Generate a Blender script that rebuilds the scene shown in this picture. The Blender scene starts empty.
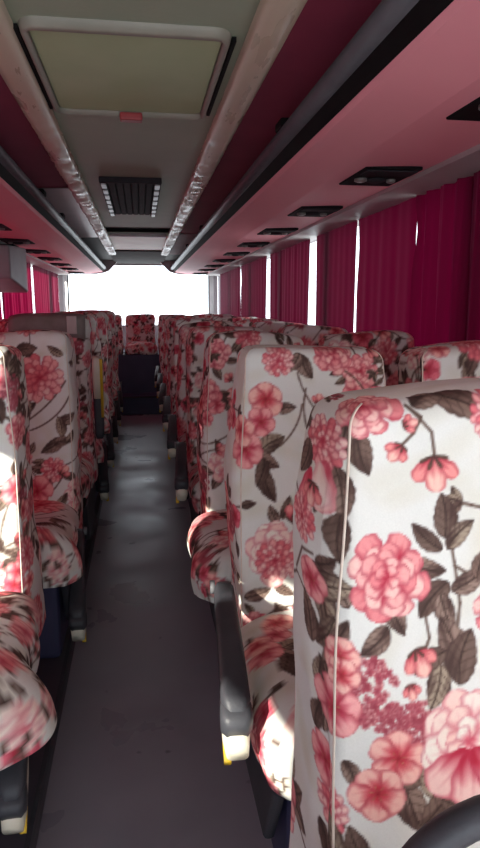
import bpy, bmesh, math, random
import numpy as np
from mathutils import Vector, Matrix

S = bpy.context.scene
COL = S.collection
R = math.radians

# ------------------------------------------------------------------ helpers
def srgb(r, g, b):
    f = lambda c: c/12.92 if c <= .04045 else ((c+.055)/1.055)**2.4
    return (f(r), f(g), f(b), 1)

def link(name, me, mat=None, parent=None, smooth=True, loc=None):
    o = bpy.data.objects.new(name, me)
    COL.objects.link(o)
    if mat is not None and not me.materials:
        me.materials.append(mat)
    if parent is not None:
        o.parent = parent
    if loc is not None:
        o.location = loc
    if smooth and len(me.polygons):
        me.polygons.foreach_set('use_smooth', [True]*len(me.polygons))
    return o

def bm_obj(name, bm, mat, parent=None, smooth=False, loc=None, bevel=0, seg=2):
    bmesh.ops.recalc_face_normals(bm, faces=bm.faces)
    me = bpy.data.meshes.new(name)
    bm.to_mesh(me)
    bm.free()
    o = link(name, me, mat, parent, smooth, loc)
    if bevel:
        m = o.modifiers.new('bevel', 'BEVEL')
        m.width = bevel
        m.segments = seg
        m.limit_method = 'ANGLE'
        m.angle_limit = R(40)
    return o

def add_box(bm, x0, x1, y0, y1, z0, z1, mtx=None):
    v = [bm.verts.new((x, y, z)) for z in (z0, z1) for y in (y0, y1) for x in (x0, x1)]
    for f in ((0, 1, 3, 2), (4, 6, 7, 5), (0, 4, 5, 1), (2, 3, 7, 6), (0, 2, 6, 4), (1, 5, 7, 3)):
        bm.faces.new([v[i] for i in f])
    if mtx is not None:
        for a in v:
            a.co = mtx @ a.co
    return v

def box(name, b, mat, parent=None, bevel=0, mtx=None):
    bm = bmesh.new()
    add_box(bm, *b, mtx=mtx)
    return bm_obj(name, bm, mat, parent, bevel=bevel)

def add_sweep(bm, pts, prof, cap=True, side=Vector((1, 0, 0)), scales=None):
    """sweep a closed 2D profile [(a,b)] along pts; a is along 'side', b across it"""
    rings = []
    n = len(pts)
    P = [Vector(p) for p in pts]
    for i in range(n):
        t = (P[min(i+1, n-1)] - P[max(i-1, 0)]).normalized()
        s = (side - t*side.dot(t))
        if s.length < 1e-5:
            s = Vector((0, 1, 0)) - t*t.y
        s.normalize()
        u = t.cross(s).normalized()
        sc = scales[i] if scales else 1
        sa, sb = sc if isinstance(sc, tuple) else (sc, sc)
        rings.append([bm.verts.new(P[i] + s*a*sa + u*b*sb) for a, b in prof])
    m = len(prof)
    for i in range(n-1):
        for j in range(m):
            bm.faces.new((rings[i][j], rings[i][(j+1) % m], rings[i+1][(j+1) % m], rings[i+1][j]))
    if cap:
        bm.faces.new(rings[0][::-1])
        bm.faces.new(rings[-1])
    return rings

def circ(r, n=14):
    return [(r*math.cos(2*math.pi*i/n), r*math.sin(2*math.pi*i/n)) for i in range(n)]

def rrect(w, h, r, n=4):
    out = []
    for cx, cy, a0 in ((w-r, h-r, 0), (-w+r, h-r, 90), (-w+r, -h+r, 180), (w-r, -h+r, 270)):
        for k in range(n+1):
            a = R(a0+90*k/n)
            out.append((cx+r*math.cos(a), cy+r*math.sin(a)))
    return out

def prism_y(name, sec, y0, y1, mat, parent=None, smooth=False, closed=True, thick=0, ny=1, bevel=0):
    """extrude an x-z section along y"""
    bm = bmesh.new()
    rows = []
    for k in range(ny+1):
        y = y0+(y1-y0)*k/ny
        rows.append([bm.verts.new((x, y, z)) for x, z in sec])
    m = len(sec)
    for k in range(ny):
        for j in range(m if closed else m-1):
            bm.faces.new((rows[k][j], rows[k][(j+1) % m], rows[k+1][(j+1) % m], rows[k+1][j]))
    if closed:
        bm.faces.new(rows[0][::-1])
        bm.faces.new(rows[-1])
    o = bm_obj(name, bm, mat, parent, smooth, bevel=bevel)
    if thick:
        md = o.modifiers.new('thick', 'SOLIDIFY')
        md.thickness = thick
        md.offset = 0
    return o

def tag(o, label, cat, group=None):
    o['label'] = label
    o['category'] = cat
    if group:
        o['group'] = group
    return o

def thing(name, label, cat, loc=(0, 0, 0), group=None):
    o = bpy.data.objects.new(name, None)
    o.empty_display_size = .05
    COL.objects.link(o)
    o.location = loc
    return tag(o, label, cat, group)

def struct(o):
    o['kind'] = 'structure'
    return o

def copy_tree(o, parent=None):
    c = o.copy()
    COL.objects.link(c)
    if parent is not None:
        c.parent = parent
    for ch in list(o.children):
        copy_tree(ch, c)
    return c

# ------------------------------------------------------------------ materials
def new_mat(name):
    m = bpy.data.materials.new(name)
    m.use_nodes = True
    nt = m.node_tree
    return m, nt, nt.nodes['Principled BSDF']

def mat(name, c1, c2=None, rough=.5, scale=8, metal=0, bump=0, bscale=60, stretch=(1, 1, 1), spec=.5, detail=4, rvar=0):
    m, nt, p = new_mat(name)
    N, L = nt.nodes, nt.links
    tc = N.new('ShaderNodeTexCoord')
    mp = N.new('ShaderNodeMapping')
    mp.inputs['Scale'].default_value = stretch
    L.new(tc.outputs['Object'], mp.inputs['Vector'])
    ns = N.new('ShaderNodeTexNoise')
    ns.inputs['Scale'].default_value = scale
    ns.inputs['Detail'].default_value = detail
    L.new(mp.outputs[0], ns.inputs['Vector'])
    rp = N.new('ShaderNodeValToRGB')
    rp.color_ramp.elements[0].position = .3
    rp.color_ramp.elements[1].position = .7
    rp.color_ramp.elements[0].color = c1
    rp.color_ramp.elements[1].color = c2 or tuple(min(1, c*1.15) for c in c1[:3])+(1,)
    L.new(ns.outputs['Fac'], rp.inputs['Fac'])
    L.new(rp.outputs['Color'], p.inputs['Base Color'])
    p.inputs['Roughness'].default_value = rough
    p.inputs['Metallic'].default_value = metal
    p.inputs['Specular IOR Level'].default_value = spec
    if rvar:
        mr = N.new('ShaderNodeMapRange')
        mr.inputs['From Min'].default_value = .35
        mr.inputs['From Max'].default_value = .65
        mr.inputs['To Min'].default_value = rough-rvar
        mr.inputs['To Max'].default_value = rough+rvar
        L.new(ns.outputs['Fac'], mr.inputs['Value'])
        L.new(mr.outputs[0], p.inputs['Roughness'])
    if bump:
        n2 = N.new('ShaderNodeTexNoise')
        n2.inputs['Scale'].default_value = bscale
        n2.inputs['Detail'].default_value = 3
        L.new(mp.outputs[0], n2.inputs['Vector'])
        b = N.new('ShaderNodeBump')
        b.inputs['Strength'].default_value = bump
        b.inputs['Distance'].default_value = .01
        L.new(n2.outputs['Fac'], b.inputs['Height'])
        L.new(b.outputs[0], p.inputs['Normal'])
    return m

M = {}
M['floor'] = mat('floor_vinyl', srgb(.55, .54, .58), srgb(.61, .60, .64), .38, 3, spec=.55, bump=.12, bscale=5, rvar=.12)
M['platform'] = mat('platform_vinyl', srgb(.24, .23, .26), srgb(.28, .27, .30), .5, 6)
M['navy'] = mat('navy_vinyl', srgb(.21, .21, .33), srgb(.25, .25, .37), .5, 6)
M['alu'] = mat('aluminium', srgb(.62, .62, .63), srgb(.72, .72, .72), .35, 20, metal=.9)
M['ceil'] = mat('ceiling_vinyl', srgb(.57, .625, .545), srgb(.60, .655, .575), .6, 5, bump=.1, bscale=80)
M['hatch'] = mat('hatch_panel', srgb(.64, .72, .56), srgb(.68, .755, .60), .55, 5)
M['hatchrim'] = mat('hatch_rim', srgb(.52, .51, .465), srgb(.56, .55, .505), .5, 6)
M['cream'] = mat('cream_panel', srgb(.93, .95, .84), srgb(.95, .965, .87), .5, 5)
M['darkgrey'] = mat('dark_grey_trim', srgb(.24, .235, .235), srgb(.29, .285, .285), .9, 8, spec=.1)
M['black'] = mat('black_plastic', srgb(.06, .055, .06), srgb(.08, .075, .08), .8, 15, spec=.15)
M['gap'] = mat('dark_recess', srgb(.12, .09, .09), srgb(.15, .12, .12), .7, 8)
M['rail'] = mat('film_wrapped_rail', srgb(.74, .70, .62), srgb(.78, .735, .655), .34, 6, bump=.04, bscale=20, stretch=(3, .5, 3), rvar=.12)
M['maroon'] = mat('maroon_cloth', srgb(.54, .19, .30), srgb(.59, .22, .33), .8, 5, bump=.15, bscale=300)
M['mauve'] = mat('mauve_liner', srgb(.55, .42, .44), srgb(.60, .47, .49), .7, 5)
M['greyliner'] = mat('grey_liner', srgb(.80, .79, .80), srgb(.86, .85, .86), .38, 4, metal=.15)
M['pink'] = mat('pink_vinyl', srgb(.95, .63, .68), srgb(.965, .66, .70), .55, 2.5, bump=.06, bscale=200)
M['pelmet'] = mat('pelmet_grey', srgb(.66, .65, .65), srgb(.72, .71, .71), .5, 6)
M['tube'] = mat('grey_tube', srgb(.28, .28, .30), srgb(.33, .33, .35), .45, 10, bump=.1, bscale=60)
M['wall'] = mat('wall_panel', srgb(.55, .52, .53), srgb(.60, .57, .58), .6, 4)
M['armdark'] = mat('dark_rubber', srgb(.20, .205, .225), srgb(.245, .25, .27), .5, 14, spec=.35, bump=.08, bscale=200)
M['armcream'] = mat('cream_plastic', srgb(.80, .78, .70), srgb(.84, .82, .75), .45, 14)
M['yellow'] = mat('yellow_strip', srgb(.80, .66, .12), srgb(.86, .72, .18), .5, 14)
M['red'] = mat('red_plastic', srgb(.55, .16, .18), srgb(.63, .20, .22), .4, 14)
M['tv'] = mat('monitor_shell', srgb(.52, .51, .52), srgb(.58, .57, .58), .5, 6)
M['screen'] = mat('screen_glass', srgb(.05, .05, .06), srgb(.07, .07, .08), .15, 6)
M['lamp'] = mat('reading_lamp', srgb(.45, .44, .43), srgb(.55, .54, .52), .3, 10, metal=.3)
M['greycloth'] = mat('grey_headrest_cloth', srgb(.50, .48, .46), srgb(.58, .56, .54), .85, 14, bump=.2, bscale=200)
M['palecloth'] = mat('pale_tab', srgb(.74, .71, .69), srgb(.80, .77, .75), .8, 14)
M['pivot'] = mat('pivot_plastic', srgb(.40, .40, .41), srgb(.46, .46, .47), .55, 14)
M['slat'] = mat('grille_slat', srgb(.15, .14, .155), srgb(.19, .18, .195), .8, 20, spec=.15)

def floor_specks(m):
    nt = m.node_tree
    N, L = nt.nodes, nt.links
    p = N['Principled BSDF']
    src = p.inputs['Base Color'].links[0].from_socket
    tc = N.new('ShaderNodeTexCoord')
    n = N.new('ShaderNodeTexNoise')
    n.inputs['Scale'].default_value = 9
    n.inputs['Detail'].default_value = 2
    L.new(tc.outputs['Object'], n.inputs['Vector'])
    rp = N.new('ShaderNodeValToRGB')
    rp.color_ramp.elements[0].position = .715
    rp.color_ramp.elements[0].color = (1, 1, 1, 1)
    rp.color_ramp.elements[1].position = .75
    rp.color_ramp.elements[1].color = (.35, .35, .35, 1)
    L.new(n.outputs['Fac'], rp.inputs['Fac'])
    mx = N.new('ShaderNodeMix')
    mx.data_type = 'RGBA'
    mx.blend_type = 'MULTIPLY'
    mx.inputs[0].default_value = 1
    L.new(src, mx.inputs[6])
    L.new(rp.outputs[0], mx.inputs[7])
    L.new(mx.outputs[2], p.inputs['Base Color'])
floor_specks(M['floor'])

def curtain_mat():
    m, nt, p = new_mat('crimson_curtain')
    N, L = nt.nodes, nt.links
    tc = N.new('ShaderNodeTexCoord')
    ns = N.new('ShaderNodeTexNoise')
    ns.inputs['Scale'].default_value = 3
    L.new(tc.outputs['Object'], ns.inputs['Vector'])
    rp = N.new('ShaderNodeValToRGB')
    rp.color_ramp.elements[0].color = srgb(.20, .0, .085)
    rp.color_ramp.elements[1].color = srgb(.235, .002, .105)
    L.new(ns.outputs['Fac'], rp.inputs['Fac'])
    L.new(rp.outputs[0], p.inputs['Base Color'])
    p.inputs['Roughness'].default_value = .75
    p.inputs['Specular IOR Level'].default_value = .2
    p.inputs['Sheen Weight'].default_value = .10
    p.inputs['Sheen Tint'].default_value = srgb(.80, .25, .70)
    p.inputs['Sheen Roughness'].default_value = .4
    tr = N.new('ShaderNodeBsdfTranslucent')
    tr.inputs['Color'].default_value = srgb(.70, .05, .30)
    mx = N.new('ShaderNodeMixShader')
    mx.inputs[0].default_value = .065
    L.new(p.outputs[0], mx.inputs[1])
    L.new(tr.outputs[0], mx.inputs[2])
    L.new(mx.outputs[0], N['Material Output'].inputs['Surface'])
    return m
M['curtain'] = curtain_mat()

def glass_mat(name, c):
    m, nt, p = new_mat(name)
    N, L = nt.nodes, nt.links
    t = N.new('ShaderNodeBsdfTransparent')
    t.inputs['Color'].default_value = c
    g = N.new('ShaderNodeBsdfGlossy')
    g.inputs['Roughness'].default_value = .05
    lw = N.new('ShaderNodeLayerWeight')
    lw.inputs['Blend'].default_value = .5
    pw = N.new('ShaderNodeMath')
    pw.operation = 'POWER'
    pw.inputs[1].default_value = 4
    ml = N.new('ShaderNodeMath')
    ml.operation = 'MULTIPLY_ADD'
    ml.inputs[1].default_value = .3
    ml.inputs[2].default_value = .03
    L.new(lw.outputs['Facing'], pw.inputs[0])
    L.new(pw.outputs[0], ml.inputs[0])
    mx = N.new('ShaderNodeMixShader')
    L.new(ml.outputs[0], mx.inputs[0])
    L.new(t.outputs[0], mx.inputs[1])
    L.new(g.outputs[0], mx.inputs[2])
    L.new(mx.outputs[0], N['Material Output'].inputs['Surface'])
    return m
M['glass'] = glass_mat('window_glass', (.95, .97, .97, 1))
M['sun_dim'] = glass_mat('sun_dimming_glass', (.46, .465, .465, 1))  # added only to dim the sun through the left-front openings

def floral_mat():
    m, nt, p = new_mat('floral_cotton')
    N, L = nt.nodes, nt.links
    at = N.new('ShaderNodeAttribute')
    at.attribute_name = 'print'
    tc = N.new('ShaderNodeTexCoord')
    ns = N.new('ShaderNodeTexNoise')
    ns.inputs['Scale'].default_value = 500
    L.new(tc.outputs['Object'], ns.inputs['Vector'])
    mr = N.new('ShaderNodeMapRange')
    mr.inputs['To Min'].default_value = .92
    mr.inputs['To Max'].default_value = 1.06
    L.new(ns.outputs['Fac'], mr.inputs['Value'])
    mx = N.new('ShaderNodeMix')
    mx.data_type = 'RGBA'
    mx.blend_type = 'MULTIPLY'
    mx.inputs[0].default_value = 1
    L.new(at.outputs['Color'], mx.inputs[6])
    L.new(mr.outputs[0], mx.inputs[7])
    L.new(mx.outputs[2], p.inputs['Base Color'])
    p.inputs['Roughness'].default_value = .8
    p.inputs['Specular IOR Level'].default_value = .25
    n2 = N.new('ShaderNodeTexNoise')
    n2.inputs['Scale'].default_value = 9
    n2.inputs['Detail'].default_value = 3
    L.new(tc.outputs['Object'], n2.inputs['Vector'])
    b = N.new('ShaderNodeBump')
    b.inputs['Strength'].default_value = .35
    b.inputs['Distance'].default_value = .02
    L.new(n2.outputs['Fac'], b.inputs['Height'])
    L.new(b.outputs[0], p.inputs['Normal'])
    return m
M['floral'] = floral_mat()

# ------------------------------------------------------------------ the cotton print (peonies, buds, leaves, stems), drawn procedurally
BASE = np.array([.885, .895, .87])
class Cloth:
    def __init__(s, u0, u1, v0, v1, ppm, seed):
        s.u0, s.v0, s.k = u0, v0, ppm
        s.W, s.H = int((u1-u0)*ppm), int((v1-v0)*ppm)
        s.rng = random.Random(seed)
        s.a = np.ones((s.H, s.W, 3), np.float32)*BASE
        yy, xx = np.mgrid[0:s.H, 0:s.W]/ppm
        for i in range(5):                       # faint beige ghosts of a background print
            a, b, c, d = [s.rng.uniform(8, 22) for _ in range(4)]
            g = np.sin(a*xx+3*np.sin(b*yy))*np.sin(c*yy+2*np.sin(d*xx))
            g = np.clip(g-.55, 0, 1)*.16
            s.a -= g[..., None]*np.array([.25, .35, .6])
        s.wrap = False
    def patch(s, u, v, r):
        x, y, e = (u-s.u0)*s.k, (v-s.v0)*s.k, r*s.k+2
        x0, x1, y0, y1 = max(0, int(x-e)), min(s.W, int(x+e)+1), max(0, int(y-e)), min(s.H, int(y+e)+1)
        if x1 <= x0 or y1 <= y0:
            return None
        yy, xx = np.mgrid[y0:y1, x0:x1].astype(np.float32)
        return (slice(y0, y1), slice(x0, x1)), (xx-x)/s.k, (yy-y)/s.k
    def lay(s, sl, m, c):
        m = np.clip(m, 0, 1)[..., None]
        s.a[sl] = s.a[sl]*(1-m)+c*m
    def petal(s, u, v, ang, ln, wd, base, tip, edge, pale=.0):
        """egg-shaped petal rooted at u,v"""
        q = s.patch(u+math.cos(ang)*ln/2, v+math.sin(ang)*ln/2, max(ln, wd)*.75)
        if q is None:
            return
        sl, X, Y = q
        X = X+math.cos(ang)*ln/2
        Y = Y+math.sin(ang)*ln/2
        t = (X*math.cos(ang)+Y*math.sin(ang))/ln
        w = (-X*math.sin(ang)+Y*math.cos(ang))/(wd/2)
        tt = np.clip(t, 0, 1)
        ph = s.rng.uniform(0, 6)
        prof = np.sqrt(np.clip(tt*1.25, 0, 1))*np.sqrt(np.clip(1-np.clip((tt-.45)/.55, 0, 1)**2.4, 0, 1))
        prof *= 1+.06*np.sin(tt*16+ph)
        d = (prof-np.abs(w))*wd/2*s.k            # px inside the outline
        m = np.where((t > 0) & (t < 1), np.clip(d+.5, 0, 1), 0)
        streak = .5+.5*np.sin(w*9+ph+1.5*np.sin(t*5))
        g = np.clip(tt*1.9-.22+.45*(streak-.5)*(1-tt), 0, 1)[..., None]
        c = np.array(base)*(1-g)+np.array(tip)*g
        line = (np.clip(np.abs(np.sin(w*6+ph))*6-5.0, 0, 1)*np.clip(1.1-tt*1.2, 0, 1)*.5)[..., None]
        c = c*(1-line)+np.array(base)*line
        e = np.clip(1-d/(1.5+.012*s.k*wd*10), 0, 1)[..., None]*.7
        s.lay(sl, m, c*(1-e)+np.array(edge)*e)
    def sq(s, u):
        """the bolster strip at the seat edge is shorter than the side it wraps"""
        f = getattr(s, 'squash', None)
        return u if f is None or u > -.19 else -.19-(-u-.19)*f
    def peony(s, u, v, r, rot=0, pale=False):
        rg = s.rng
        u = s.sq(u)
        deep, mid, tip, edge = (.70, .16, .25), (.88, .46, .49), (.965, .795, .755), (.66, .20, .28)
        if pale:
            deep, mid, tip, edge = (.84, .36, .43), (.955, .76, .72), (.95, .925, .875), (.78, .38, .44)
        for rad, n, l, w in ((.36, 8, .66, .72), (.24, 7, .60, .66), (.12, 6, .54, .60), (.02, 5, .46, .52), (0, 3, .30, .38)):
            for i in range(n):
                a = rot+2*math.pi*(i+rg.uniform(-.22, .22))/n+rad*5
                k = rg.random()**1.5
                tp = [t*(1-.8*k)+m_*.8*k for t, m_ in zip(tip, mid)]
                lr = rg.uniform(.86, 1.12)*r
                s.petal(u+math.cos(a)*rad*r, v+math.sin(a)*rad*r, a+rg.uniform(-.2, .2), l*lr, w*lr,
                        deep if rg.random() < .7 else mid, tp, edge)
    def rose(s, u, v, r, rot=0):                 # frilly carnation-like bloom
        rg = s.rng
        u = s.sq(u)
        for rad, n, l, w in ((.3, 13, .72, .32), (.2, 11, .58, .28), (.1, 9, .46, .25), (0, 7, .34, .2)):
            for i in range(n):
                a = rot+2*math.pi*(i+rg.uniform(-.3, .3))/n+rad*9
                s.petal(u+math.cos(a)*rad*r, v+math.sin(a)*rad*r, a, l*r, w*r*1.5, (.74, .20, .28),
                        rg.choice([(.95, .70, .68), (.90, .50, .52), (.96, .82, .78)]), (.68, .22, .30))
    def open5(s, u, v, r, rot=0):                # five-petal bloom with a red throat
        rg = s.rng
        u = s.sq(u)
        c = rg.choice([((.66, .12, .22), (.90, .46, .52)), ((.76, .20, .30), (.955, .68, .67)), ((.78, .20, .27), (.965, .76, .71))])
        for i in range(5):
            a = rot+2*math.pi*i/5+rg.uniform(-.12, .12)
            s.petal(u, v, a, r*rg.uniform(.92, 1.08), r*1.15, c[0], c[1], (.70, .24, .30))
        for i in range(6):
            a = rot+i*1.05
            s.petal(u, v, a, r*.32, r*.07, (.55, .10, .16), (.95, .82, .60), (.55, .12, .16))
    def bud(s, u, v, r, rot=-1.57):
        u = s.sq(u)
        for da in (-.75, .75):
            s.petal(u-math.cos(rot)*r*.9, v-math.sin(rot)*r*.9, rot+da, r*1.5, r*.95, (.70, .18, .26), (.93, .60, .58), (.66, .2, .26))
        s.petal(u-math.cos(rot)*r*.9, v-math.sin(rot)*r*.9, rot, r*1.75, r*1.25, (.80, .34, .38), (.96, .78, .72), (.70, .22, .28))
        for da in (-1.2, -.4, .5, 1.3):
            s.petal(u-math.cos(rot)*r*.95, v-math.sin(rot)*r*.95, rot+da, r*.75, r*.22, (.30, .23, .20), (.40, .32, .26), (.25, .18, .16))
    def cluster(s, u, v, r):
        rg = s.rng
        u = s.sq(u)
        for i in range(int(95)):
            a, d = rg.uniform(0, 6.28), math.sqrt(rg.random())*r
            x, y = u+math.cos(a)*d*.85, v+math.sin(a)*d*1.15
            col = rg.choice([(.88, .58, .58), (.80, .40, .44), (.93, .74, .70), (.62, .28, .32)])
            for k in range(4):
                s.petal(x, y, k*1.57+a, r*.16, r*.16, (.58, .22, .28), col, (.60, .26, .32))
    def leaf(s, u, v, ln, ang, wd=None):
        """brown pointed leaf with midrib and side veins; u,v is the leaf's middle"""
        rg = s.rng
        wd = wd or ln*rg.uniform(.42, .56)
        u = s.sq(u)
        q = s.patch(u, v, ln*.6)
        if q is None:
            return
        sl, X, Y = q
        t = (X*math.cos(ang)+Y*math.sin(ang))/ln+.5
        w = (-X*math.sin(ang)+Y*math.cos(ang))/(wd/2)
        tt = np.clip(t, 0, 1)
        w = w-.25*np.sin(tt*3.1)*rg.choice([-1, 1])
        prof = np.clip(np.sin(np.pi*tt**.8), 0, 1)**.8*(1+.10*np.abs(np.sin(tt*17)))
        d = (prof-np.abs(w))*wd/2*s.k
        m = np.where((t > 0) & (t < 1), np.clip(d+.5, 0, 1), 0)
        ph = rg.uniform(0, 6)
        vein = np.clip(np.abs(np.sin((tt*5.5-np.abs(w)*1.1)*np.pi))*2.2, 0, 1)
        shade = np.clip(.66+.45*np.sin(w*2.4+ph)+.25*np.sin(tt*7+ph)+.2*np.sin(w*13+tt*9), 0, 1)
        g = (.25+.75*vein)*shade
        g = g[..., None]
        dark, light = np.array((.30, .225, .205)), np.array(rg.choice([(.60, .51, .46), (.50, .41, .365), (.66, .60, .52), (.45, .37, .33)]))
        c = dark*(1-g)+light*g
        rib = np.clip(1-np.abs(w)*wd/2*s.k/1.1, 0, 1)[..., None]
        c = c*(1-rib)+np.array((.22, .16, .14))*rib
        e = np.clip(1-d/1.6, 0, 1)[..., None]*.6
        s.lay(sl, m, c*(1-e)+np.array((.25, .18, .165))*e)
    def stem(s, pts, wd=.003):
        for i in range(len(pts)-1):
            (a, b), (c, d) = pts[i], pts[i+1]
            q = s.patch((a+c)/2, (b+d)/2, math.hypot(c-a, d-b)/2+wd*2)
            if q is None:
                continue
            sl, X, Y = q
            X = X+(a+c)/2-a
            Y = Y+(b+d)/2-b
            L2 = (c-a)**2+(d-b)**2+1e-9
            t = np.clip((X*(c-a)+Y*(d-b))/L2, 0, 1)
            dist = np.hypot(X-t*(c-a), Y-t*(d-b))
            s.lay(sl, np.clip((wd/2-dist)*s.k+.7, 0, 1)*.9, np.array((.36, .28, .24)))
    def curl(s, u, v, a, ln, bend, wd=.003):
        pts = [(u, v)]
        n = 9
        for i in range(n):
            a += bend/n
            u, v = u+math.cos(a)*ln/n, v+math.sin(a)*ln/n
            pts.append((u, v))
        s.stem(pts, wd)
        return u, v, a
    def bouquet(s, u, v, r):
        rg = s.rng
        for i in range(rg.randint(2, 4)):
            x, y, a = s.curl(u, v, rg.uniform(0, 6.28), r*rg.uniform(2, 3), rg.uniform(-1.6, 1.6), .0035)
            f = rg.random()
            if f < .4:
                s.bud(x, y, r*.32, a)
            elif f < .7:
                s.leaf(x, y, r*.7, a)
            else:
                for da in (-.8, 0, .8):
                    s.leaf(x+math.cos(a+da)*r*.3, y+math.sin(a+da)*r*.3, r*.62, a+da)
        for i in range(rg.randint(3, 5)):
            a = rg.uniform(0, 6.28)
            s.leaf(u+math.cos(a)*r*1.15, v+math.sin(a)*r*1.15, r*rg.uniform(.8, 1.2), a+rg.uniform(-.4, .4))
        f = rg.random()
        if rg.random() < .5:
            a = rg.uniform(0, 6.28)
            s.open5(u+math.cos(a)*r*1.2, v+math.sin(a)*r*1.2, r*.62, a)
            s.open5(u+math.cos(a+.9)*r*1.5, v+math.sin(a+.9)*r*1.5, r*.5, a)
        if f < .42:
            s.peony(u, v, r, rg.uniform(0, 6))
        elif f < .6:
            s.peony(u, v, r*1.1, rg.uniform(0, 6), True)
        elif f < .8:
            s.rose(u, v, r*.95)
        else:
            s.open5(u, v, r*.8, rg.uniform(0, 6))
            s.cluster(u+r*.9, v-r*.5, r*.6)
    def scatter(s, n, r0, r1, avoid=()):
        rg = s.rng
        pts = [(u, v, r*.6) for u, v, r in avoid]
        W, H = s.W/s.k, s.H/s.k
        for _ in range(n*40):
            u, v, r = s.u0+rg.random()*W, s.v0+rg.random()*H, rg.uniform(r0, r1)
            if all(math.hypot(u-a, v-b) > (r+c)*1.16 for a, b, c in pts):
                pts.append((u, v, r))
                s.bouquet(u, v, r)
            if len(pts) >= n+len(avoid):
                break
    def sample(s, u, v):
        x = np.clip((u-s.u0)*s.k, 0, s.W-1.001)
        y = np.clip((v-s.v0)*s.k, 0, s.H-1.001)
        xi, yi = x.astype(int), y.astype(int)
        fx, fy = (x-xi)[:, None], (y-yi)[:, None]
        xj, yj = np.minimum(xi+1, s.W-1), np.minimum(yi+1, s.H-1)
        c = (s.a[yi, xi]*(1-fx)+s.a[yi, xj]*fx)*(1-fy)+(s.a[yj, xi]*(1-fx)+s.a[yj, xj]*fx)*fy
        c = np.clip(c, 0, 1)
        return np.where(c <= .04045, c/12.92, ((c+.055)/1.055)**2.4)

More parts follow.
